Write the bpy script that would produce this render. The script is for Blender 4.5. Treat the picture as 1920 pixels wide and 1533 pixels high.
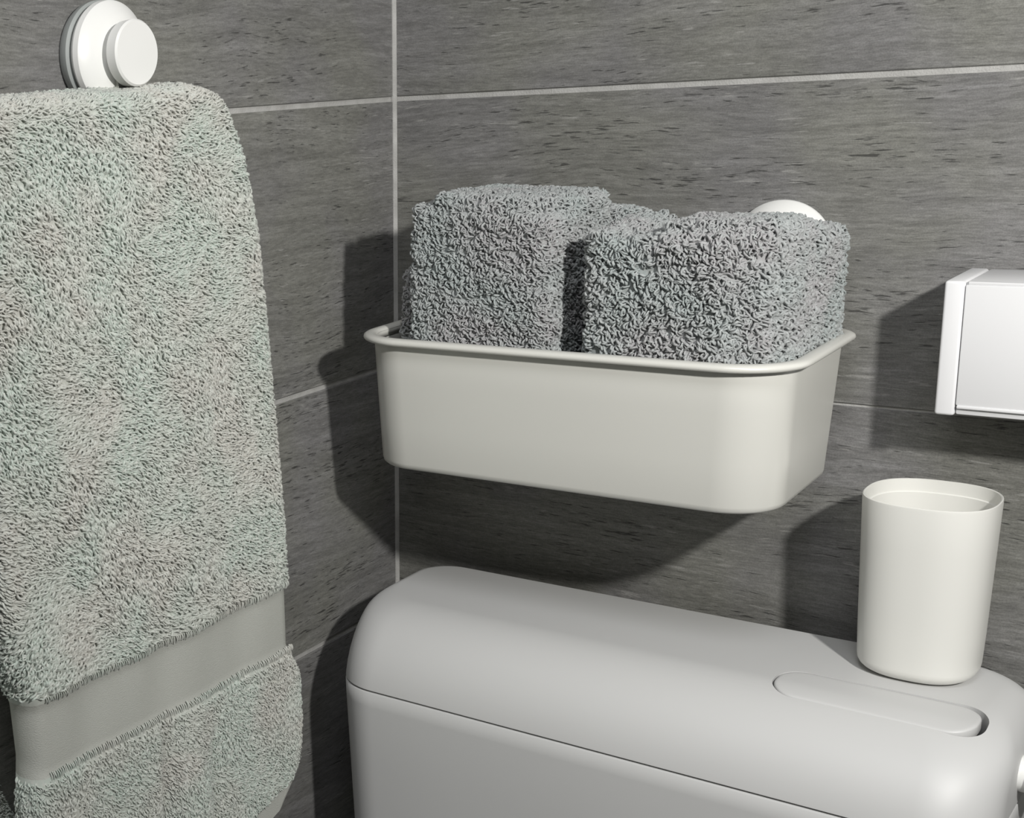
import bpy, bmesh, math, random
import numpy as np
from mathutils import Vector, Matrix, noise as mnoise

for o in list(bpy.data.objects):
    bpy.data.objects.remove(o, do_unlink=True)
S = bpy.context.scene
COL = S.collection
random.seed(7)
RNG = np.random.default_rng(11)

# ------------------------------------------------------------------ camera
F_PX, PPX, PPY = 2684.0, 152.0, 836.0            # focal length and principal point (the photo is an off-centre crop)
def _n(v):
    v = np.array(v, float); return v / np.linalg.norm(v)
_A = _n([-2800 - PPX, 365 - PPY, F_PX]); _B = _n([2720 - PPX, 40 - PPY, F_PX]); _Z = _n([810 - PPX, 12000 - PPY, F_PX])
_U, _s, _Vt = np.linalg.svd(np.array([-_A, _B, -_Z]).T)
_R = _U @ _Vt
CAM_POS = Vector((0.56576, -0.95518, 1.31283))
cam_d = bpy.data.cameras.new('camera'); cam = bpy.data.objects.new('camera', cam_d); COL.objects.link(cam)
cam_d.sensor_fit = 'HORIZONTAL'; cam_d.sensor_width = 36.0
cam_d.lens = 36.0 * F_PX / 1920.0
cam_d.shift_x = (960.0 - PPX) / 1920.0
cam_d.shift_y = (PPY - 766.5) / 1920.0
cam_d.clip_start = 0.02
m = Matrix.Identity(4)
for r in range(3):
    m[r][0] = _R[0][r]; m[r][1] = -_R[1][r]; m[r][2] = -_R[2][r]; m[r][3] = CAM_POS[r]
cam.matrix_world = m
S.camera = cam

# ------------------------------------------------------------------ world, lights, exposure
w = bpy.data.worlds.new('world'); S.world = w; w.use_nodes = True
w.node_tree.nodes['Background'].inputs[0].default_value = (0.9, 0.95, 1.0, 1)
w.node_tree.nodes['Background'].inputs[1].default_value = 0.05
def spot_lamp(name, loc, power, radius, col):
    d = bpy.data.lights.new(name, 'SPOT'); d.energy = power; d.shadow_soft_size = radius; d.color = col
    d.spot_size = math.radians(112); d.spot_blend = 1.0
    o = bpy.data.objects.new(name, d); o.location = loc; COL.objects.link(o)
    o.rotation_euler = (Vector((0.28, -0.05, 1.30)) - Vector(loc)).to_track_quat('-Z', 'Y').to_euler(); return o
spot_lamp('mirror_lamp_light', (0.86, -0.665, 1.515), 31.5, 0.022, (1.0, 0.985, 0.95))
ad = bpy.data.lights.new('ceiling_light', 'AREA'); ad.shape = 'DISK'; ad.size = 0.60; ad.energy = 9.0; ad.color = (0.97, 0.98, 1.0)
ao = bpy.data.objects.new('ceiling_light', ad); ao.location = (0.60, -1.10, 2.36); COL.objects.link(ao)
S.view_settings.view_transform = 'Standard'
S.view_settings.look = 'None'
S.view_settings.exposure = 0.0
S.view_settings.gamma = 1.0
S.view_settings.use_curve_mapping = False

# ------------------------------------------------------------------ material helpers
class NT:
    def __init__(self, name):
        self.m = bpy.data.materials.new(name); self.m.use_nodes = True
        self.t = self.m.node_tree; self.b = self.t.nodes['Principled BSDF']
    def n(self, typ, **kw):
        x = self.t.nodes.new(typ)
        for k, v in kw.items():
            if k.startswith('i_'):
                key = k[2:]; key = int(key) if key.isdigit() else key
                x.inputs[key].default_value = v
            else: setattr(x, k, v)
        return x
    def l(self, a, b): self.t.links.new(a, b)
    def noise(self, vec, scale, detail=2.0, rough=0.5, dist=0.0):
        x = self.n('ShaderNodeTexNoise'); x.inputs['Scale'].default_value = scale
        x.inputs['Detail'].default_value = detail; x.inputs['Roughness'].default_value = rough
        x.inputs['Distortion'].default_value = dist
        if vec is not None: self.l(vec, x.inputs['Vector'])
        return x.outputs[0]
    def ramp(self, fac, stops):
        x = self.n('ShaderNodeValToRGB'); e = x.color_ramp.elements
        while len(e) < len(stops): e.new(0.5)
        for k, (p, c) in enumerate(stops):
            e[k].position = p; e[k].color = (c[0], c[1], c[2], 1) if hasattr(c, '__len__') else (c, c, c, 1)
        self.l(fac, x.inputs[0]); return x.outputs[0]
    def mix(self, fac, a, b, mode='MIX'):
        x = self.n('ShaderNodeMix', data_type='RGBA', blend_type=mode)
        for s, v in ((x.inputs[0], fac), (x.inputs[6], a), (x.inputs[7], b)):
            if hasattr(v, 'is_linked') or hasattr(v, 'links'): self.l(v, s)
            elif hasattr(v, '__len__'): s.default_value = (v[0], v[1], v[2], 1)
            else: s.default_value = v
        return x.outputs[2]
    def math(self, op, a, b=0.0):
        x = self.n('ShaderNodeMath', operation=op)
        for s, v in ((x.inputs[0], a), (x.inputs[1], b)):
            if hasattr(v, 'links'): self.l(v, s)
            else: s.default_value = v
        return x.outputs[0]
    def mapping(self, vec, scale=(1, 1, 1)):
        x = self.n('ShaderNodeMapping'); x.inputs['Scale'].default_value = scale; self.l(vec, x.inputs['Vector']); return x.outputs[0]
    def bump(self, h, dist, strength=1.0):
        x = self.n('ShaderNodeBump'); x.inputs['Distance'].default_value = dist; x.inputs['Strength'].default_value = strength
        self.l(h, x.inputs['Height']); self.l(x.outputs[0], self.b.inputs['Normal'])

def mat_plastic(name, col, rough=0.35, coat=0.0, spec=0.5, tex=0.00003, tscale=900):
    k = NT(name); tc = k.n('ShaderNodeTexCoord').outputs['Object']
    f = k.noise(tc, 14.0, 3)
    c = k.mix(f, [v * 0.985 for v in col], [min(1, v * 1.01) for v in col])
    k.l(c, k.b.inputs['Base Color'])
    k.b.inputs['Roughness'].default_value = rough; k.b.inputs['Specular IOR Level'].default_value = spec
    k.b.inputs['Coat Weight'].default_value = coat; k.b.inputs['Coat Roughness'].default_value = 0.08
    if tex: k.bump(k.noise(tc, tscale, 2), tex, 0.6)
    return k.m

def mat_wood_tile():
    k = NT('wood_effect_tile'); tc = k.n('ShaderNodeTexCoord').outputs['Object']
    oi = k.n('ShaderNodeObjectInfo').outputs['Random']
    off = k.n('ShaderNodeCombineXYZ'); k.l(k.math('MULTIPLY', oi, 37.0), off.inputs[0]); k.l(k.math('MULTIPLY', oi, 91.0), off.inputs[2])
    k.l(k.math('MULTIPLY', oi, 17.0), off.inputs[1])
    add = k.n('ShaderNodeVectorMath', operation='ADD'); k.l(tc, add.inputs[0]); k.l(off.outputs[0], add.inputs[1])
    P0 = add.outputs[0]
    # bend the grain softly
    wv = k.noise(k.mapping(P0, (5, 5, 14)), 1.0, 2)
    wz = k.n('ShaderNodeCombineXYZ'); k.l(k.math('MULTIPLY', k.math('SUBTRACT', wv, 0.5), 0.028), wz.inputs[2])
    add2 = k.n('ShaderNodeVectorMath', operation='ADD'); k.l(P0, add2.inputs[0]); k.l(wz.outputs[0], add2.inputs[1])
    P = add2.outputs[0]
    grain = k.noise(k.mapping(P, (16, 16, 230)), 1.0, 5, 0.62)
    base = k.ramp(grain, [(0.22, (0.150, 0.149, 0.138)), (0.5, (0.205, 0.204, 0.190)), (0.78, (0.265, 0.264, 0.250))])
    fine = k.noise(k.mapping(P, (130, 130, 950)), 1.0, 3, 0.6)
    base = k.mix(1.0, base, k.ramp(fine, [(0.3, (0.78, 0.78, 0.76)), (0.7, (1.2, 1.2, 1.17))]), 'MULTIPLY')
    broad = k.noise(k.mapping(P, (4, 4, 22)), 1.0, 3)
    base = k.mix(k.ramp(broad, [(0.3, 0.0), (0.7, 1.0)]), k.mix(1.0, base, (0.88, 0.88, 0.89), 'MULTIPLY'), base)
    tint = k.noise(P0, 11.0, 2)
    base = k.mix(k.ramp(tint, [(0.42, 0.0), (0.6, 1.0)]), base, k.mix(1.0, base, (0.98, 0.97, 1.045), 'MULTIPLY'))
    # dark pores: short dashes along the grain
    pn = k.noise(k.mapping(P, (75, 75, 720)), 1.0, 2, 0.55)
    pm = k.noise(k.mapping(P, (9, 9, 45)), 1.0, 2)
    thr = k.math('ADD', pn, k.math('MULTIPLY', k.math('SUBTRACT', pm, 0.5), 0.42))
    pores = k.ramp(thr, [(0.255, 1.0), (0.345, 0.0)])
    base = k.mix(k.math('MULTIPLY', pores, 0.72), base, (0.03, 0.029, 0.028))
    ln = k.noise(k.mapping(P, (60, 60, 560)), 1.0, 2, 0.5)
    lm = k.noise(k.mapping(P0, (13, 13, 40)), 1.0, 2)
    light = k.ramp(k.math('ADD', ln, k.math('MULTIPLY', k.math('SUBTRACT', lm, 0.5), 0.4)), [(0.68, 0.0), (0.76, 1.0)])
    base = k.mix(k.math('MULTIPLY', light, 0.55), base, (0.36, 0.355, 0.34))
    spk = k.noise(P0, 1300.0, 2)
    base = k.mix(1.0, base, k.ramp(spk, [(0.3, (0.86, 0.86, 0.86)), (0.7, (1.14, 1.14, 1.14))]), 'MULTIPLY')
    k.l(base, k.b.inputs['Base Color'])
    k.b.inputs['Roughness'].default_value = 0.48; k.b.inputs['Specular IOR Level'].default_value = 0.35
    h = k.math('SUBTRACT', k.math('MULTIPLY', grain, 0.5), pores)
    k.bump(h, 0.0004, 0.7)
    return k.m

def mat_grout():
    k = NT('pale_grout'); tc = k.n('ShaderNodeTexCoord').outputs['Object']
    k.l(k.ramp(k.noise(tc, 60, 4), [(0.3, (0.36, 0.355, 0.34)), (0.7, (0.50, 0.495, 0.48))]), k.b.inputs['Base Color'])
    k.b.inputs['Roughness'].default_value = 0.85; k.bump(k.noise(tc, 900, 3), 0.0004); return k.m

def mat_terry(name, a, b, c):
    k = NT(name); tc = k.n('ShaderNodeTexCoord').outputs['Object']
    col = k.mix(k.ramp(k.noise(tc, 22.0, 2), [(0.38, 0.0), (0.62, 1.0)]), a, b)
    col = k.mix(k.ramp(k.noise(tc, 420.0, 1), [(0.45, 0.0), (0.75, 1.0)]), col, c)
    k.l(col, k.b.inputs['Base Color'])
    k.b.inputs['Roughness'].default_value = 0.95; k.b.inputs['Specular IOR Level'].default_value = 0.1
    k.b.inputs['Sheen Weight'].default_value = 0.15; k.b.inputs['Sheen Roughness'].default_value = 0.6
    return k.m

def mat_weave(name, a, b):
    k = NT(name); tc = k.n('ShaderNodeTexCoord').outputs['Object']
    n1 = k.noise(k.mapping(tc, (900, 900, 2600)), 1.0, 2)
    col = k.mix(k.noise(tc, 18.0, 3), a, b)
    k.l(col, k.b.inputs['Base Color'])
    k.b.inputs['Roughness'].default_value = 0.9; k.b.inputs['Specular IOR Level'].default_value = 0.15
    k.bump(n1, 0.0004, 0.8); return k.m

def mat_paint(name, col, rough=0.7):
    k = NT(name); tc = k.n('ShaderNodeTexCoord').outputs['Object']
    k.l(k.mix(k.noise(tc, 5, 3), [v * 0.95 for v in col], col), k.b.inputs['Base Color'])
    k.b.inputs['Roughness'].default_value = rough; k.bump(k.noise(tc, 250, 2), 0.0003, 0.3); return k.m

M_TILE = mat_wood_tile(); M_GROUT = mat_grout()
M_BASKET = mat_plastic('matte_cream_plastic', (0.70, 0.695, 0.65), 0.30, spec=0.8, tex=0.00002)
M_CUP = mat_plastic('cream_plastic_cup', (0.77, 0.765, 0.725), 0.36, tex=0.00002)
M_HOOK = mat_plastic('white_plastic', (0.84, 0.84, 0.82), 0.35, tex=0)
M_RUBBER = mat_plastic('grey_translucent_rubber', (0.34, 0.36, 0.35), 0.4, tex=0)
M_TANK = mat_plastic('white_tank_plastic', (0.60, 0.60, 0.595), 0.50, spec=0.7, coat=0.0, tex=0)
M_BOX = mat_plastic('white_box_plastic', (0.84, 0.84, 0.85), 0.35, tex=0)
M_DARK = mat_plastic('gap_shade_dark', (0.03, 0.03, 0.03), 0.8, tex=0)  # near-black colour standing in for shade inside the tank's gaps
M_TOWEL = mat_terry('grey_green_terry', (0.50, 0.555, 0.505), (0.53, 0.525, 0.485), (0.59, 0.605, 0.565))
M_CLOTH = mat_terry('cool_grey_terry', (0.35, 0.385, 0.38), (0.37, 0.365, 0.37), (0.44, 0.46, 0.455))
M_BAND = mat_weave('flat_woven_band', (0.43, 0.435, 0.40), (0.455, 0.465, 0.43))
M_PAINT = mat_paint('off_white_paint', (0.55, 0.55, 0.53))
M_FLOOR = mat_paint('grey_floor_tile', (0.16, 0.155, 0.15), 0.4)

# ------------------------------------------------------------------ object helpers
def mesh_obj(name, verts, faces, mat, parent=None, smooth=True, loc=None):
    me = bpy.data.meshes.new(name); me.from_pydata([tuple(v) for v in verts], [], faces); me.update()
    o = bpy.data.objects.new(name, me); COL.objects.link(o)
    me.materials.append(mat)
    if smooth: me.shade_smooth()
    if loc: o.location = loc
    if parent: o.parent = parent
    return o

def fix_normals(o):
    bm = bmesh.new(); bm.from_mesh(o.data); bmesh.ops.recalc_face_normals(bm, faces=bm.faces); bm.to_mesh(o.data); bm.free()

def thing(name, label, cat, loc, group=None):
    o = bpy.data.objects.new(name, None); COL.objects.link(o); o.location = loc; o.empty_display_size = 0.02
    o['label'] = label; o['category'] = cat
    if group: o['group'] = group
    return o

def part_world(name, verts, faces, mat, root, smooth=True, angle=None, turned=False):
    """part given in world space, parented to its Empty; turned=True lets it follow the Empty's rotation"""
    L = root.location
    W = Matrix.Translation(L) if turned else Matrix.Translation(L) @ root.rotation_euler.to_matrix().to_4x4()
    Wi = W.inverted()
    o = mesh_obj(name, [tuple(Wi @ Vector(v)) for v in verts], faces, mat, root, smooth)
    fix_normals(o)
    if angle is not None:
        o.data.set_sharp_from_angle(angle=math.radians(angle))
    return o

def bevel_box(b, bev, seg=3):
    x0, x1, y0, y1, z0, z1 = b
    bm = bmesh.new(); r = bmesh.ops.create_cube(bm, size=1.0)
    for v in bm.verts:
        v.co = Vector(((x0 + x1) / 2 + v.co.x * (x1 - x0), (y0 + y1) / 2 + v.co.y * (y1 - y0), (z0 + z1) / 2 + v.co.z * (z1 - z0)))
    if bev > 0: bmesh.ops.bevel(bm, geom=list(bm.edges), offset=bev, segments=seg, profile=0.5, affect='EDGES')
    vs = [v.co.copy() for v in bm.verts]; bm.verts.index_update(); fs = [[v.index for v in f.verts] for f in bm.faces]; bm.free()
    return vs, fs

def ring(x0, x1, y0, y1, radii, z, n=10):
    """rounded rectangle; radii: front-left, front-right, back-right, back-left (front = -y)"""
    out = []
    cs = [((x0, y0), (1, 1), 180), ((x1, y0), (-1, 1), 270), ((x1, y1), (-1, -1), 0), ((x0, y1), (1, -1), 90)]
    for (cx, cy), (sx, sy), a0 in cs:
        r = radii[cs.index(((cx, cy), (sx, sy), a0))]
        ox, oy = cx + sx * r, cy + sy * r
        for k in range(n + 1):
            a = math.radians(a0 + 90.0 * k / n)
            out.append((ox + r * math.cos(a), oy + r * math.sin(a), z))
    return out

def loft(rings, cap0=True, cap1=True, closed=False):
    n = len(rings[0]); vs = [p for r in rings for p in r]; fs = []
    R = len(rings)
    for i in range(R if closed else R - 1):
        j = (i + 1) % R
        for k in range(n):
            fs.append((i * n + k, i * n + (k + 1) % n, j * n + (k + 1) % n, j * n + k))
    if cap0 and not closed: fs.append(tuple(reversed(range(n))))
    if cap1 and not closed: fs.append(tuple((R - 1) * n + k for k in range(n)))
    return vs, fs

def lathe_x(profile, cy, cz, n=64):
    """profile: list of (x, r); axis along x"""
    rings = []
    for x, r in profile:
        rings.append([(x, cy + r * math.cos(2 * math.pi * k / n), cz + r * math.sin(2 * math.pi * k / n)) for k in range(n)])
    return loft(rings)
def lathe_y(profile, cx, cz, n=64):
    rings = []
    for y, r in profile:
        rings.append([(cx + r * math.cos(2 * math.pi * k / n), y, cz + r * math.sin(2 * math.pi * k / n)) for k in range(n)])
    return loft(rings)

# ------------------------------------------------------------------ room shell
def slab(name, b, mat):
    vs, fs = bevel_box(b, 0)
    c = ((b[0] + b[1]) / 2, (b[2] + b[3]) / 2, b[4])
    o = mesh_obj(name, [(v[0] - c[0], v[1] - c[1], v[2] - c[2]) for v in vs], fs, mat, smooth=False, loc=c)
    o['kind'] = 'structure'; return o
RX, RY, RZ = 1.75, -2.0, 2.40
wall_back = slab('wall_back', (-0.10, RX + 0.1, 0.0012, 0.10, 0.0, RZ), M_GROUT)
wall_left = slab('wall_left', (-0.10, -0.0012, RY - 0.1, 0.0012, 0.0, RZ), M_GROUT)
wall_right = slab('wall_right', (RX, RX + 0.1, RY - 0.1, 0.0012, 0.0, RZ), M_PAINT)
wall_front = slab('wall_front', (-0.0012, RX, RY - 0.1, RY, 0.0, RZ), M_PAINT)
floor = slab('floor', (-0.1, RX + 0.1, RY - 0.1, 0.1, -0.1, 0.0), M_FLOOR)
ceiling = slab('ceiling', (-0.1, RX + 0.1, RY - 0.1, 0.1, RZ, RZ + 0.1), M_PAINT)
# tile joints (centres) seen in the photo, then a regular course above and below
joints = [0.0, 0.1135, 0.312, 0.5105, 0.709, 0.9085, 1.1032, 1.3017, 1.4990, 1.6965, 1.8940, 2.0915, 2.2890, 2.40]
G = 0.0018
tile_meshes = {}
def tile_mesh(L, H):
    key = (round(L, 4), round(H, 4))
    if key not in tile_meshes:
        vs, fs = bevel_box((0, L, 0, 0.009, 0, H), 0.0006, 1)
        me = bpy.data.meshes.new('tile'); me.from_pydata([tuple(v) for v in vs], [], fs); me.materials.append(M_TILE)
        tile_meshes[key] = me
    return tile_meshes[key]
def put_tile(parent, L, H, loc, rz):
    o = bpy.data.objects.new('tile', tile_mesh(L, H)); COL.objects.link(o)
    o.parent = parent
    o.location = Vector(loc) - parent.location; o.rotation_euler = (0, 0, rz)
for k in range(len(joints) - 1):
    z0, z1 = joints[k] + G, joints[k + 1] - G
    cut = 1.2 if k % 2 else 0.75
    for a, b in ((0.0, cut), (cut, RX)):
        a2 = a + (0.0022 if a == 0 else G); b2 = b - G
        zb0 = z0 - (0.0012 if abs(joints[k] - 1.1032) < 1e-6 else 0); zb1 = z1 + (0.0008 if abs(joints[k + 1] - 1.1032) < 1e-6 else 0)
        put_tile(wall_back, b2 - a2, zb1 - zb0, (a2, 0.0, zb0), 0.0)               # face at y = 0; one joint is tighter
    cut = 0.62 if k % 2 else 1.2
    for a, b in ((0.0, cut), (cut, -RY)):
        a2 = a + (0.0012 if a == 0 else G); b2 = b - G
        put_tile(wall_left, b2 - a2, z1 - z0, (0.0, -b2, z0), math.pi / 2)        # face at x = 0
# grout filling the vertical corner joint
cf = mesh_obj('corner_grout', [(0, 0.0008, 0), (0.0026, 0.0008, 0), (0.0026, -0.0002, 0), (0.0006, -0.0020, 0), (-0.0008, -0.0020, 0), (-0.0008, 0.0008, 0)] +
              [(0, 0.0008, RZ), (0.0026, 0.0008, RZ), (0.0026, -0.0002, RZ), (0.0006, -0.0020, RZ), (-0.0008, -0.0020, RZ), (-0.0008, 0.0008, RZ)],
              [(5, 4, 3, 2, 1, 0), (6, 7, 8, 9, 10, 11)] + [(i, (i + 1) % 6, 6 + (i + 1) % 6, 6 + i) for i in range(6)], M_GROUT, smooth=False)
cf.name = 'trim_1'; cf['kind'] = 'structure'

# ------------------------------------------------------------------ toilet tank
tank = thing('toilet_tank', 'white plastic toilet tank with rounded top edges standing below the towel basket', 'toilet tank', (0.24, -0.09, 0.0))
TX0, TX1, TY0, TY1, TZ = 0.0440, 0.4420, -0.169, -0.025, 0.9605
SEAM = 0.9110
def tank_ring(z, grow=0.0):
    def inset(R, zz):
        t = zz - (TZ - R)
        if t <= 0: return 0.0
        t = min(t / R, 1.0); return R * (1 - math.sqrt(max(0.0, 1 - t * t)))
    f = inset(0.058, z); s = inset(0.009, z); b = inset(0.005, z); sr = inset(0.020, z)
    tp = max(0.0, SEAM - z) * 0.045
    rl = 0.034; rr = 0.036
    x0, x1, y0, y1 = TX0 + s + tp - grow, TX1 - sr - tp + grow, TY0 + f + tp * 0.4 - grow, TY1 - b + grow
    return ring(x0, x1, y0, y1, (rl, rr, 0.030, 0.024), z, 12)
zs = [SEAM + 0.0011, SEAM + 0.0015] + [TZ - 0.058 + 0.058 * math.sin(math.radians(a)) for a in (12, 20, 28, 36, 44, 50, 56, 61, 66, 70, 74, 77, 80, 82.5, 85, 87, 88.5, 90)]
zs[2:] = [z for z in zs[2:] if z > SEAM + 0.002]
rs = [tank_ring(z) for z in zs]
rs[0] = tank_ring(zs[0], -0.0006)
v, f = loft(rs)
lid = part_world('lid', v, f, M_TANK, tank)
zs = [0.50, 0.52, 0.60, 0.70, 0.80, 0.86, 0.90, SEAM - 0.0007, SEAM - 0.0002]
rs = [tank_ring(z) for z in zs]; rs[0] = tank_ring(zs[0], -0.012); rs[-1] = tank_ring(zs[-1], -0.0006)
v, f = loft(rs); part_world('tank_body', v, f, M_TANK, tank)
v, f = loft([tank_ring(SEAM - 0.003, -0.004), tank_ring(SEAM + 0.003, -0.004)]); part_world('seam_shade_filler', v, f, M_DARK, tank)  # dark filler: the open seam's shade put into colour
# button slot, cut into the lid
BX0, BX1, BY0, BY1 = 0.3185, 0.4270, -0.1290, -0.0935
v, f = loft([ring(BX0, BX1, BY0, BY1, (0.0155,) * 4, z, 12) for z in (0.9440, 0.975)])
cut = part_world('slot_cutter', v, f, M_DARK, tank)
bpy.context.view_layer.update()
md = lid.modifiers.new('b', 'BOOLEAN'); md.operation = 'DIFFERENCE'; md.object = cut; md.solver = 'EXACT'
dg = bpy.context.evaluated_depsgraph_get(); me = bpy.data.meshes.new_from_object(lid.evaluated_get(dg)); lid.modifiers.clear(); lid.data = me
me.materials.clear(); me.materials.append(M_TANK)
bpy.data.objects.remove(cut, do_unlink=True)
lid.data.set_sharp_from_angle(angle=math.radians(32))
# flush button: follows the lid's curve, its right end a little short of the slot
def top_z(y):
    t = (TY0 + 0.058) - y
    return TZ if t <= 0 else TZ - 0.058 + math.sqrt(0.058 ** 2 - t * t)
rings = []
v, f = bevel_box((BX0 - 0.002, BX1 + 0.002, BY0 - 0.002, BY1 + 0.002, 0.9405, 0.9455), 0.001, 1); part_world('slot_shade_plate', v, f, M_DARK, tank)  # added dark plate, paints the shade deep in the button slot
bx0, bx1, by0, by1 = BX0 + 0.0010, BX1 - 0.0036, BY0 + 0.0008, BY1 - 0.0007
for ins, dz in ((0.0003, -0.006), (0.0, -0.0055), (0.0, -0.0008), (0.0002, -0.0002), (0.0008, 0.0002), (0.002, 0.0003)):
    rg = ring(bx0 + ins, bx1 - ins, by0 + ins, by1 - ins, (0.0145 - ins,) * 4, 0, 12)
    rings.append([(p[0], p[1], top_z(p[1]) + dz - 0.0009 * (p[0] - bx0) / (bx1 - bx0)) for p in rg])
v, f = loft(rings, cap1=False)
n = len(rings[0]); c0 = len(v)
# crowned cap: rows across the button so that the top follows the curve
top = rings[-1]
v = list(v)
half = n // 2
for i in range(1, 6):
    s = 1 - i / 6.0
    cx, cy = (bx0 + bx1) / 2, (by0 + by1) / 2
    rg = []
    for p in top:
        y = cy + (p[1] - cy) * s; x = p[0] if abs(p[0] - cx) < 1e-9 else cx + (p[0] - cx) * (1 - (1 - s) * 0.30)
        rg.append((x, y, top_z(y) + 0.0003 - 0.0009 * (x - bx0) / (bx1 - bx0)))
    base = c0 - n if i == 1 else len(v) - n
    st = len(v); v += rg
    for k in range(n): f.append((base + k, base + (k + 1) % n, st + (k + 1) % n, st + k))
f.append(tuple(range(len(v) - n, len(v))))
part_world('flush_button', v, f, M_TANK, tank, angle=40)
# side fitting at the right end
kx, ky, kz = TX1, -0.096, 0.929
v, f = lathe_x([(kx - 0.002, 0.010), (kx + 0.004, 0.010), (kx + 0.0045, 0.0125), (kx + 0.013, 0.0130), (kx + 0.0155, 0.0122), (kx + 0.0165, 0.010)], ky, kz, 48)
part_world('side_knob', v, f, M_HOOK, tank, angle=50)
# foot of the toilet below the frame: carries the tank
rs = [ring(0.24 - a, 0.24 + a, y0, -0.03, (r, r, 0.03, 0.03), z, 10) for a, y0, r, z in
      ((0.11, -0.42, 0.10, 0.0), (0.10, -0.40, 0.09, 0.05), (0.09, -0.38, 0.085, 0.20), (0.15, -0.55, 0.14, 0.33), (0.18, -0.66, 0.17, 0.385), (0.182, -0.665, 0.17, 0.40), (0.17, -0.65, 0.16, 0.405))]
v, f = loft(rs); part_world('toilet_bowl', v, f, M_TANK, tank)
v, f = loft([ring(0.09, 0.39, -0.16, -0.03, (0.03,) * 4, z, 8) for z in (0.40, 0.50)]); part_world('tank_foot', v, f, M_TANK, tank)
v, f = loft([ring(0.062 + i, 0.418 - i, -0.64 + i, -0.185 - i, (0.17, 0.17, 0.04, 0.04), z, 10) for i, z in ((0.004, 0.4055), (0.0, 0.409), (0.0, 0.425), (0.004, 0.430), (0.012, 0.432))])
part_world('toilet_seat', v, f, M_TANK, tank)

# ------------------------------------------------------------------ wall basket
basket = thing('wall_basket', 'cream plastic basket with a rolled rim stuck to the wall above the toilet tank', 'basket', (0.188, -0.005, 1.06))
basket.rotation_euler = (0.0, 0.0065, 0.0301)        # hangs a touch askew, as in the photo
BZ0, BZT = 1.0622, 1.1495
Bb = (0.0576, 0.3130, -0.1379, -0.0150); Bt = (0.0572, 0.3180, -0.1488, -0.0140)
RB = (0.030, 0.033, 0.014, 0.016)
def bring(t, z, off, dr=0.0):
    b = [Bb[i] + (Bt[i] - Bb[i]) * t for i in range(4)]
    return ring(b[0] - off, b[1] + off, b[2] - off, b[3] + off, tuple(max(0.003, r + off + dr) for r in RB), z, 14)
H = BZT - BZ0
rs = [bring(0, BZ0, -0.0045), bring(0, BZ0 + 0.0005, -0.0022), bring(0.02, BZ0 + 0.002, -0.0006), bring(0.04, BZ0 + 0.0045, 0), bring(0.35, BZ0 + 0.35 * H, 0), bring(0.7, BZ0 + 0.7 * H, 0), bring(1, BZT, 0),
      bring(1, BZT + 0.002, -0.0002), bring(1, BZT + 0.002, -0.002), bring(1, BZT - 0.002, -0.002), bring(0.5, BZ0 + 0.5 * H, -0.002), bring(0.05, BZ0 + 0.006, -0.0025), bring(0.02, BZ0 + 0.0025, -0.005)]
v, f = loft(rs); part_world('basket_body', v, f, M_BASKET, basket, angle=45, turned=True)
prof = [(-0.0021, BZT - 0.003), (0.0004, BZT - 0.0008), (0.0056, BZT - 0.0010), (0.0066, BZT - 0.0004), (0.0071, BZT + 0.0008), (0.0067, BZT + 0.0022), (0.0052, BZT + 0.0031), (0.0030, BZT + 0.0035), (0.0004, BZT + 0.0034), (-0.0014, BZT + 0.0026), (-0.0021, BZT + 0.0010)]
v, f = loft([bring(1, z, o_) for o_, z in prof], closed=True); part_world('rim', v, f, M_BASKET, basket, turned=True)
CZS = 1.2005
for cx in (0.2770, 0.0960):
    v, f = lathe_y([(-0.0004, 0.0), (-0.0004, 0.0275), (-0.003, 0.0280), (-0.005, 0.0260)], cx, CZS, 64)
    part_world('suction_cup', v, f, M_RUBBER, basket, angle=40)
    v, f = lathe_y([(-0.0040, 0.0), (-0.0045, 0.0285), (-0.007, 0.0292), (-0.009, 0.0288), (-0.0145, 0.0225), (-0.0160, 0.0190), (-0.0165, 0.0)], cx, CZS, 64)
    part_world('cup_cover', v, f, M_HOOK, basket, angle=40)
    v, f = bevel_box((cx - 0.010, cx + 0.010, -0.0085, -0.0045, 1.140, 1.180), 0.0012, 2); part_world('hanger_tab', v, f, M_BASKET, basket, angle=40)

# ------------------------------------------------------------------ toothbrush cup
CZ0, CZ1 = 0.9607, 1.0670
cup = thing('toothbrush_cup', 'empty cream plastic tumbler standing on the right end of the toilet tank', 'cup', (0.3795, -0.0525, CZ0))
def sup(hx, hy, z, e=2.5, n=96, cx=0.3795, cy=-0.0525):
    out = []
    for k in range(n):
        a = 2 * math.pi * k / n; c, s = math.cos(a), math.sin(a)
        out.append((cx + hx * math.copysign(abs(c) ** (2 / e), c), cy + hy * math.copysign(abs(s) ** (2 / e), s), z))
    return out
def ch(t): return 0.0312 + (0.0342 - 0.0312) * t
HC = CZ1 - CZ0; rs = []
for k in range(7):
    a = math.radians(90 * k / 6); rs.append(sup(ch(0) - 0.010 + 0.010 * math.sin(a), ch(0) - 0.010 + 0.010 * math.sin(a), CZ0 + 0.008 * (1 - math.cos(a))))
for t in (0.25, 0.5, 0.75, 0.985): rs.append(sup(ch(t), ch(t), CZ0 + t * HC))
rs.append(sup(ch(1) - 0.0002, ch(1) - 0.0002, CZ1 - 0.0003)); rs.append(sup(ch(1) - 0.0007, ch(1) - 0.0007, CZ1)); rs.append(sup(ch(1) - 0.0013, ch(1) - 0.0013, CZ1 - 0.0003))
for t, o_ in ((0.93, 0.0015), (0.925, 0.0022), (0.6, 0.0024), (0.3, 0.0024), (0.10, 0.0026), (0.05, 0.006), (0.03, 0.014)): rs.append(sup(ch(t) - o_, ch(t) - o_, CZ0 + t * HC))
v, f = loft(rs)
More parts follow.
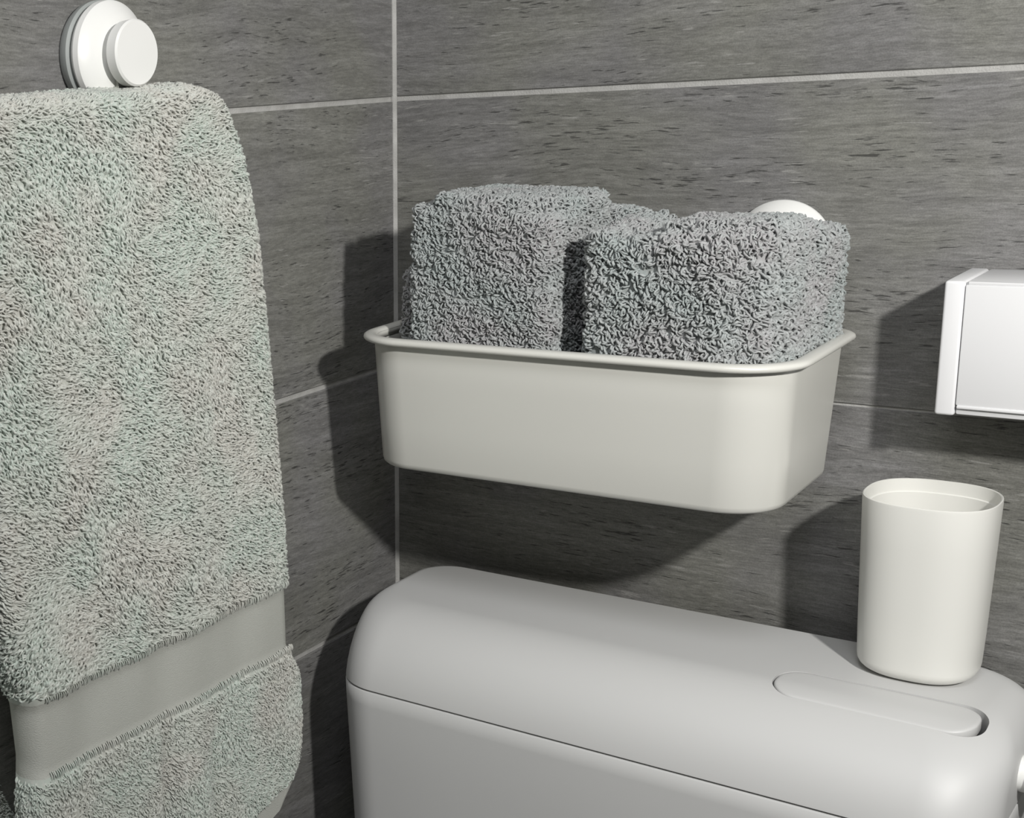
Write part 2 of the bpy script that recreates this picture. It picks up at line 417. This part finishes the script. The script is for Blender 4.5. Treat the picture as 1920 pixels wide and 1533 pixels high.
L = cup.location
o = part_world('cup_body', v, f, M_CUP, cup, angle=50)

# ------------------------------------------------------------------ white wall box on the right
box = thing('wall_dispenser', 'white plastic box fixed to the wall at the right edge of the picture', 'dispenser', (0.45, -0.03, 1.115))
v, f = bevel_box((0.3782, 0.3880, -0.0590, -0.0003, 1.1150, 1.1903), 0.0016, 3); part_world('end_cap', v, f, M_BOX, box, angle=40)
v, f = bevel_box((0.3884, 0.5200, -0.0575, -0.0003, 1.1158, 1.1900), 0.0010, 2); part_world('housing', v, f, M_BOX, box, angle=40)
v, f = bevel_box((0.3884, 0.5200, -0.0592, -0.0560, 1.1212, 1.1885), 0.0008, 2); part_world('front_panel', v, f, M_BOX, box, angle=40)
v, f = bevel_box((0.3890, 0.5195, -0.0598, -0.0570, 1.1195, 1.1214), 0.0006, 2); part_world('bottom_ridge', v, f, M_BOX, box, angle=40)
v, f = bevel_box((0.5204, 0.5300, -0.0590, -0.0003, 1.1150, 1.1903), 0.0016, 3); part_world('end_cap', v, f, M_BOX, box, angle=40)
v, f = bevel_box((0.3895, 0.5190, -0.0586, -0.0566, 1.1884, 1.1903), 0.0005, 2); part_world('top_lip', v, f, M_BOX, box, angle=40)

# ------------------------------------------------------------------ suction hook on the left wall
HY, HZ = -0.3275, 1.3375
hook = thing('suction_hook', 'round white suction hook with a knob, on the left wall above the hanging towel', 'hook', (0.0, HY, HZ))
v, f = lathe_x([(0.0003, 0.0), (0.0003, 0.0285), (0.003, 0.0300), (0.0065, 0.0303), (0.0078, 0.0290), (0.0078, 0.0)], HY, HZ, 80)
part_world('rubber_base', v, f, M_RUBBER, hook, angle=40)
v, f = lathe_x([(0.0075, 0.0), (0.0078, 0.0262), (0.0092, 0.0262), (0.0095, 0.0290), (0.0115, 0.0300), (0.0150, 0.0296), (0.0165, 0.0280), (0.0205, 0.0200), (0.0215, 0.0)], HY, HZ, 80)
part_world('cap', v, f, M_HOOK, hook, angle=30)
v, f = lathe_x([(0.0200, 0.0), (0.0205, 0.0060), (0.0238, 0.0060), (0.0243, 0.0165), (0.0255, 0.0178), (0.0320, 0.0182), (0.0331, 0.0172), (0.0333, 0.0)], HY, HZ, 80)
part_world('knob', v, f, M_HOOK, hook, angle=30)

# ------------------------------------------------------------------ terry pile
def tri_data(o):
    me = o.data; me.calc_loop_triangles()
    nv = len(me.vertices); co = np.empty(nv * 3); me.vertices.foreach_get('co', co); co = co.reshape(-1, 3)
    nt = len(me.loop_triangles); ti = np.empty(nt * 3, dtype=np.int32); me.loop_triangles.foreach_get('vertices', ti); ti = ti.reshape(-1, 3)
    return co, ti
def sample(o, per_m2, keep=None):
    co, ti = tri_data(o)
    a, b, c = co[ti[:, 0]], co[ti[:, 1]], co[ti[:, 2]]
    nr = np.cross(b - a, c - a); ar = np.linalg.norm(nr, axis=1) / 2
    nr /= np.maximum(np.linalg.norm(nr, axis=1, keepdims=True), 1e-12)
    cen = (a + b + c) / 3
    if keep is not None: ar = ar * keep(cen, nr)
    N = int(ar.sum() * per_m2)
    idx = np.searchsorted(np.cumsum(ar), RNG.random(N) * ar.sum()); idx = np.minimum(idx, len(ar) - 1)
    r1 = np.sqrt(RNG.random(N))[:, None]; r2 = RNG.random(N)[:, None]
    return a[idx] * (1 - r1) + b[idx] * (r1 * (1 - r2)) + c[idx] * (r1 * r2), nr[idx]
def flow_angle(P, scale, amp, base, off):
    out = np.empty(len(P))
    for i, p in enumerate(P):
        q = Vector((p[0] * scale + off, p[1] * scale, p[2] * scale))
        out[i] = base + amp * (mnoise.noise(q) + 0.5 * mnoise.noise(q * 2.7 + Vector((5, 5, 5))))
    return out
def loops_mesh(name, P, N, ang, length, height, rad, mat, parent, curl=0.35, jitter=0.5, nseg=5, lift=0.0):
    """every yarn loop is a short bent tube that leaves the cloth, runs over it and dips back"""
    n = len(P)
    up = np.tile(np.array([0.0, 0.0, 1.0]), (n, 1)); bad = np.abs(N[:, 2]) > 0.95; up[bad] = (0.0, 1.0, 0.0)
    H = np.cross(up, N); H /= np.maximum(np.linalg.norm(H, axis=1, keepdims=True), 1e-9)     # along the surface, level
    V = np.cross(N, H)                                                                       # along the surface, upward
    a = ang + RNG.normal(0, jitter, n)
    T = H * np.cos(a)[:, None] + V * np.sin(a)[:, None]; B = np.cross(N, T)
    Ls = length * (0.65 + 0.7 * RNG.random(n)); Hs = height * (0.6 + 0.7 * RNG.random(n)); cu = curl * Ls * RNG.normal(0, 1, n); tw = RNG.normal(0, 0.8, n)
    rr = rad * (0.8 + 0.4 * RNG.random(n))
    s = np.linspace(-1, 1, nseg + 1)
    C = np.empty((n, nseg + 1, 3))
    for k, sk in enumerate(s):
        C[:, k] = P + T * (Ls / 2 * sk)[:, None] + B * (cu * (math.cos(sk * math.pi / 2) - 0.5) + tw * cu * 0.4 * math.sin(sk * math.pi))[:, None] \
                  + N * (Hs * (1 - abs(sk) ** 2.2) - rad * 0.6 + lift)[:, None]
    D = np.gradient(C, axis=1); D /= np.maximum(np.linalg.norm(D, axis=2, keepdims=True), 1e-12)
    S1 = np.cross(D, N[:, None, :]); S1 /= np.maximum(np.linalg.norm(S1, axis=2, keepdims=True), 1e-12); S2 = np.cross(S1, D)
    V3 = np.empty((n, nseg + 1, 3, 3))
    for j in range(3):
        th = 2 * math.pi * j / 3 + math.pi / 2
        V3[:, :, j] = C + (S1 * math.cos(th) + S2 * math.sin(th)) * rr[:, None, None]
    verts = V3.reshape(-1, 3)
    q = []
    for k in range(nseg):
        for j in range(3):
            q.append((k * 3 + j, k * 3 + (j + 1) % 3, (k + 1) * 3 + (j + 1) % 3, (k + 1) * 3 + j))
    q = np.array(q, dtype=np.int32); st = (nseg + 1) * 3
    faces = (q[None] + (np.arange(n, dtype=np.int32) * st)[:, None, None]).reshape(-1, 4)
    me = bpy.data.meshes.new(name); nf = len(faces)
    me.vertices.add(len(verts)); me.vertices.foreach_set('co', verts.ravel())
    me.loops.add(nf * 4); me.loops.foreach_set('vertex_index', faces.ravel())
    me.polygons.add(nf); me.polygons.foreach_set('loop_start', np.arange(nf, dtype=np.int32) * 4)
    me.update(calc_edges=True); me.shade_smooth(); me.materials.append(mat)
    o = bpy.data.objects.new(name, me); COL.objects.link(o); o.parent = parent; o['kind'] = 'stuff'
    return o

# ------------------------------------------------------------------ hanging towel
towel = thing('hanging_towel', 'large grey-green terry towel with a flat woven stripe, hanging on the left wall', 'towel', (0.0, -0.35, 0.80))
TL = np.array([0.0, -0.35, 0.80])
# right silhouette: z -> y (measured half way through the towel's thickness)
zr = np.array([0.825, 0.845, 0.860, 0.889, 0.931, 0.945, 0.958, 0.992, 1.048, 1.110, 1.173, 1.230, 1.267, 1.283, 1.300, 1.310, 1.3185])
yr = np.array([-0.235, -0.212, -0.2015, -0.1990, -0.2005, -0.2080, -0.2130, -0.2136, -0.2153, -0.2185, -0.2242, -0.2299, -0.2375, -0.2435, -0.2525, -0.2620, -0.2760])
def yR(z): return float(np.interp(z, zr, yr)) - 0.0048
def yL(z): return float(np.interp(z, [0.80, 0.94, 0.965, 0.997, 1.02, 1.06, 1.32], [-0.467, -0.464, -0.461, -0.463, -0.471, -0.476, -0.470]))
def xF(y, z):
    """front surface distance from the wall"""
    x = 0.047 + 0.007 * max(0.0, min(1.0, (1.28 - z) / 0.25))
    x += 0.0030 * math.exp(-((y + 0.330 - 0.02 * (z - 1.1)) / 0.020) ** 2) * min(1.0, max(0.0, (1.24 - z) / 0.12))
    x += 0.0022 * mnoise.noise(Vector((3.0, y * 14, z * 5))) + 0.0012 * mnoise.noise(Vector((9.0, y * 40, z * 12)))
    if z < 0.96:
        g = min(1.0, (0.96 - z) / 0.05)
        x += g * (-0.0090 * math.exp(-((y + 0.354) / 0.0065) ** 2) + 0.004 * math.exp(-((y + 0.335) / 0.014) ** 2) - 0.003 * math.exp(-((y + 0.31) / 0.007) ** 2))
    # the woven stripe is thinner than the pile
    if 0.9555 < z < 1.0025:
        e = min((z - 0.9555) / 0.004, (1.0025 - z) / 0.004, 1.0); x -= 0.0016 * e
    wv = 0.0014 * math.sin(y * 95.0) * math.exp(-((z - 0.99) / 0.04) ** 2)
    return x + wv
NF = 90
def section(z, inset=0.0):
    yr_, yl_ = yR(z) - inset * 0.6, yL(z) + inset * 0.6
    pts = []
    r = 0.014
    xb = 0.0105
    xr = xF(yr_ - r, z) - inset
    for k in range(9):                      # right fold, from wall side to front
        a = math.radians(-80 + 170 * k / 8)
        pts.append(((xb + xr) / 2 + (xr - xb) / 2 * math.sin(a), yr_ - r + r * math.cos(a), z))
    for k in range(1, NF):
        y = (yr_ - r) + ((yl_ + 0.008) - (yr_ - r)) * k / NF
        pts.append((xF(y, z) - inset, y, z))
    rl_, xbl = 0.008, 0.030                 # the left fold stands off the wall
    xl = xF(yl_ + rl_, z) - inset
    for k in range(9):
        a = math.radians(90 - 170 * k / 8)
        pts.append(((xbl + xl) / 2 + (xl - xbl) / 2 * math.sin(a), yl_ + rl_ - rl_ * math.cos(a), z))
    return pts
def hem_lift(y, z):
    """the hem is not level: it climbs towards the right-hand corner"""
    return 0.021 * max(0.0, min(1.0, (y + 0.310) / 0.100)) * max(0.0, min(1.0, (0.955 - z) / 0.118))
rows = []
ZT = 1.3165
for k in range(150):
    z = 0.8365 + (ZT - 0.010 - 0.8365) * k / 149
    rows.append(section(z))
for k in range(1, 9):                       # rounded top
    a = math.radians(90 * k / 8)
    rows.append(section(ZT - 0.010 + 0.010 * math.sin(a), 0.020 * (1 - math.cos(a))))
bot = [section(0.8365 - 0.006 * math.sin(math.radians(a)), 0.008 * (1 - math.cos(math.radians(a)))) for a in (80, 50, 25)]
rows = bot + rows
# top edge waviness seen in the photo
rows = [[(x, y, z + (0.0022 * math.exp(-((y + 0.30) / 0.035) ** 2) - 0.0012 * math.exp(-((y + 0.345) / 0.02) ** 2)) * max(0.0, (z - 1.26) / 0.06)) for x, y, z in r] for r in rows]
rows = [[(x, y, z + hem_lift(y, z)) for x, y, z in r] for r in rows]
v, f = loft(rows)
# cut into regions of different look: pile cloth above, woven band, pile cloth below
nper = len(rows[0])
def zc(face): return sum(v[i][2] for i in face) / len(face)
def subset(name, cond, mat, smooth=True):
    fs = [fc for fc in f if cond(zc(fc))]
    used = sorted({i for fc in fs for i in fc}); mp = {i: k for k, i in enumerate(used)}
    o = mesh_obj(name, [np.array(v[i]) - TL for i in used], [tuple(mp[i] for i in fc) for fc in fs], mat, towel, smooth)
    bm = bmesh.new(); bm.from_mesh(o.data); bmesh.ops.recalc_face_normals(bm, faces=bm.faces); bm.to_mesh(o.data); bm.free()
    return o
up_ = subset('upper_cloth', lambda z: z >= 1.0020, M_TOWEL)
bd_ = subset('woven_band', lambda z: 0.9560 <= z < 1.0020, M_BAND); bd_['label'] = 'smooth flat woven stripe'
lo_ = subset('lower_cloth', lambda z: z < 0.9560, M_TOWEL)
for o in (up_, bd_, lo_):                   # open tubes: make sure the normals look outward
    co, ti = tri_data(o); i = np.argmax(co[ti].mean(axis=1)[:, 0]); a, b, c = co[ti[i]]
    if np.cross(b - a, c - a)[0] < 0: o.data.flip_normals()
def keep_t(cen, nr): return ((nr[:, 0] > -0.35)).astype(float)
P, N = sample(up_, 360000, keep_t); sel = P[:, 2] + TL[2] > 1.0050; P, N = P[sel], N[sel]
fa = flow_angle(P, 16.0, 1.7, -0.45, 3.0)
loops_mesh('terry_pile', P, N, fa, 0.0044, 0.0022, 0.00078, M_TOWEL, towel, curl=0.20, jitter=0.28)
P, N = sample(lo_, 380000, keep_t)
hem = np.array([p[2] + TL[2] < 0.8475 + hem_lift(p[1] + TL[1], 0.8475) or p[2] + TL[2] > 0.9530 for p in P])
P, N = P[~hem], N[~hem]
fa = flow_angle(P, 20.0, 1.3, -1.2, 8.0)
loops_mesh('terry_pile', P, N, fa, 0.0034, 0.0014, 0.00062, M_TOWEL, towel, curl=0.2, jitter=0.4)
# ribbed rows of stitches along both edges of the stripe
def stitch_row(z0, z1, step):
    Ps, Ns, A = [], [], []
    y = yL(z0) + 0.010
    while y < yR(z0) - 0.006:
        z = (z0 + z1) / 2 + RNG.normal(0, 0.00015)
        Ps.append((xF(y, z) + 0.0001, y, z)); Ns.append((1.0, 0.0, 0.0)); y += step * (0.9 + 0.2 * RNG.random())
    P = np.array(Ps) - TL; N = np.array(Ns)
    return P, N
P1, N1 = stitch_row(0.9545, 0.9585, 0.00150); P2, N2 = stitch_row(1.0000, 1.0040, 0.00150)
P = np.vstack([P1, P2]); N = np.vstack([N1, N2])
loops_mesh('stitching', P, N, np.full(len(P), math.pi / 2 + 0.12), 0.0046, 0.0011, 0.00052, M_TOWEL, towel, curl=0.03, jitter=0.08)
# smooth bottom hem
hr = [[(x, y, z + hem_lift(y, z)) for x, y, z in section(z, -0.0008)] for z in np.linspace(0.8335, 0.8475, 6)]
vv, ff = loft(hr, cap0=False, cap1=False); part_world('hem', vv, ff, M_BAND, towel)
# rear layer of the folded towel, peeping out at the lower left
rl = []
for z in np.linspace(0.74, 1.10, 30):
    yy = float(np.interp(z, [0.74, 0.88, 0.912, 0.9236, 0.943, 0.965, 1.00, 1.10], [-0.405, -0.428, -0.4430, -0.4500, -0.4560, -0.463, -0.475, -0.500]))
    rl.append([(0.0060, -0.57, z), (0.0015, -0.57, z), (0.0015, yy + 0.001, z), (0.003, yy + 0.004, z), (0.006, yy + 0.0045, z), (0.0085, yy + 0.002, z), (0.0095, yy - 0.004, z), (0.0095, -0.53, z)])
vv, ff = loft(rl); rb = part_world('rear_layer', vv, ff, M_TOWEL, towel)
P, N = sample(rb, 330000, lambda c, n: ((n[:, 0] > -0.2) & (c[:, 1] > -0.13)).astype(float))
loops_mesh('terry_pile', P, N, flow_angle(P, 20.0, 1.3, -1.2, 8.0), 0.0035, 0.0015, 0.0005, M_TOWEL, towel, curl=0.2, jitter=0.4)
# hanging loop round the hook's neck
cv = []
for k in range(13):
    a = math.pi * k / 12
    cv.append((0.0222, HY + 0.0062 * math.cos(a), HZ + 0.0070 * math.sin(a)))
pts = [(0.0222, HY + 0.0062, 1.306)] + cv + [(0.0222, HY - 0.0062, 1.306)]
rg = []
for p in pts:
    d = Vector((0, p[1] - HY, p[2] - HZ + 0.02)).normalized()
    q = Vector(p)
    rg.append([tuple(q + Vector((0.0010, 0, 0)) + d * 0.0006), tuple(q + Vector((-0.0010, 0, 0)) + d * 0.0006), tuple(q + Vector((-0.0010, 0, 0)) - d * 0.0006), tuple(q + Vector((0.0010, 0, 0)) - d * 0.0006)])
vv, ff = loft(rg); part_world('hanging_loop', vv, ff, M_BAND, towel, smooth=False)

# ------------------------------------------------------------------ folded towels in the basket
def prism_bm(bm, poly, z0, z1, top_shift=(0, 0), tops=None):
    lo = [bm.verts.new((x, y, z0)) for x, y in poly]
    hi = [bm.verts.new((x + top_shift[0], y + top_shift[1], z1 + (tops[i] if tops else 0))) for i, (x, y) in enumerate(poly)]
    n = len(poly)
    bm.faces.new(list(reversed(lo))); bm.faces.new(hi)
    for i in range(n): bm.faces.new((lo[i], lo[(i + 1) % n], hi[(i + 1) % n], hi[i]))
BW = Matrix.Translation(basket.location) @ basket.rotation_euler.to_matrix().to_4x4() @ Matrix.Translation(-basket.location)
def folded(root, prisms, voxel=0.0022, sm=6, mat=M_CLOTH):
    bm = bmesh.new()
    for p in prisms: prism_bm(bm, *p)
    bmesh.ops.recalc_face_normals(bm, faces=bm.faces)
    me = bpy.data.meshes.new('cloth'); bm.to_mesh(me); bm.free()
    o = bpy.data.objects.new('cloth', me); COL.objects.link(o)
    rm = o.modifiers.new('r', 'REMESH'); rm.mode = 'VOXEL'; rm.voxel_size = voxel
    s = o.modifiers.new('s', 'SMOOTH'); s.factor = 0.6; s.iterations = sm
    bpy.context.view_layer.update(); dg = bpy.context.evaluated_depsgraph_get()
    me2 = bpy.data.meshes.new_from_object(o.evaluated_get(dg)); o.modifiers.clear(); o.data = me2
    L = Vector(root.location)
    for v_ in me2.vertices:
        c = v_.co
        nn = mnoise.noise(c * 55.0) * 0.0016 + mnoise.noise(c * 140.0) * 0.0006
        v_.co = c + v_.normal * nn - L
    for v_ in me2.vertices:                 # inside the basket the cloth is squeezed by its walls
        g = BW.inverted() @ (v_.co + L)
        if g.z < 1.152:
            t = (g.z - BZ0) / H; b = [Bb[i] + (Bt[i] - Bb[i]) * t for i in range(4)]; m_ = 0.0058
            g.x = min(max(g.x, b[0] + m_), b[1] - m_); g.y = min(max(g.y, b[2] + m_), b[3] - m_)
            for cx_, sx_ in ((b[0] + m_ + 0.034, -1), (b[1] - m_ - 0.034, 1)):     # rounded front corners
                dx, dy = (g.x - cx_) * sx_, (b[2] + m_ + 0.034) - g.y
                if dx > 0 and dy > 0:
                    q = math.hypot(dx, dy)
                    if q > 0.034: g.x = cx_ + sx_ * dx * 0.034 / q; g.y = (b[2] + m_ + 0.034) - dy * 0.034 / q
            v_.co = BW @ g - L
    me2.materials.clear(); me2.materials.append(mat); me2.shade_smooth(); o.parent = root
    return o
GRP = 'folded towels in the wall basket'
tl = thing('folded_towel', 'tall grey folded terry towel standing in the left half of the basket', 'towel', (0.145, -0.08, 1.064), GRP)
Z0 = 1.0655
prL = [
    ([(0.0925, -0.136), (0.180, -0.137), (0.184, -0.130), (0.184, -0.096), (0.0905, -0.094)], Z0, 1.2345, (0.001, 0.002), (0.000, -0.008, -0.010, -0.004, 0.001)),
    ([(0.1075, -0.1345), (0.166, -0.1345), (0.186, -0.100), (0.186, -0.056), (0.106, -0.054)], 1.10, 1.2390, (0.000, 0.003), (0.0025, -0.0005, -0.003, -0.001, 0.002)),
    ([(0.150, -0.060), (0.196, -0.052), (0.200, -0.024), (0.140, -0.024)], Z0, 1.2255, (0.0, 0.0), (0.005, 0.001, -0.002, 0.004)),
    ([(0.0665, -0.106), (0.105, -0.106), (0.105, -0.045), (0.0650, -0.045)], Z0, 1.178, (0.004, 0.0), (0.012, 0.012, 0.008, 0.002)),
]
cl = folded(tl, prL); cl.name = 'folded_cloth'
def keep_s(cen, nr): return ((cen[:, 2] > 0.070) & ((nr[:, 0] > -0.6) | (nr[:, 2] > 0.1) | (nr[:, 1] < -0.3))).astype(float)
P, N = sample(cl, 290000, keep_s)
loops_mesh('terry_pile', P, N, flow_angle(P, 35.0, 2.4, -0.9, 1.0), 0.0042, 0.0029, 0.00080, M_CLOTH, tl, curl=0.32, jitter=0.7)
tr = thing('folded_towel', 'wide grey folded terry towel in the right half of the basket, before a disc', 'towel', (0.265, -0.08, 1.064), GRP)
prR = [
    ([(0.216, -0.131), (0.222, -0.140), (0.290, -0.143), (0.309, -0.134), (0.317, -0.108), (0.317, -0.060), (0.215, -0.059)], Z0, 1.2175, (-0.004, 0.003), (-0.001, -0.002, 0.002, 0.004, 0.003, 0.003, 0.0)),
    ([(0.2090, -0.132), (0.213, -0.138), (0.232, -0.136), (0.230, -0.061), (0.2095, -0.061)], 1.11, 1.2190, (-0.0005, 0.001), (0.0, 0.0, -0.004, 0.006, 0.006)),
    ([(0.250, -0.128), (0.305, -0.124), (0.310, -0.070), (0.248, -0.070)], 1.15, 1.2250, (0.0, 0.0), (0.0, 0.001, 0.0, 0.0)),
    ([(0.252, -0.075), (0.3160, -0.075), (0.3175, -0.026), (0.252, -0.026)], Z0, 1.2140, (0.0, 0.0), (0.003, 0.002, 0.001, 0.001)),
]
cr = folded(tr, prR); cr.name = 'folded_cloth'
P, N = sample(cr, 270000, keep_s)
loops_mesh('terry_pile', P, N, flow_angle(P, 32.0, 2.8, -1.2, 30.0), 0.0044, 0.0032, 0.00085, M_CLOTH, tr, curl=0.38, jitter=0.8)
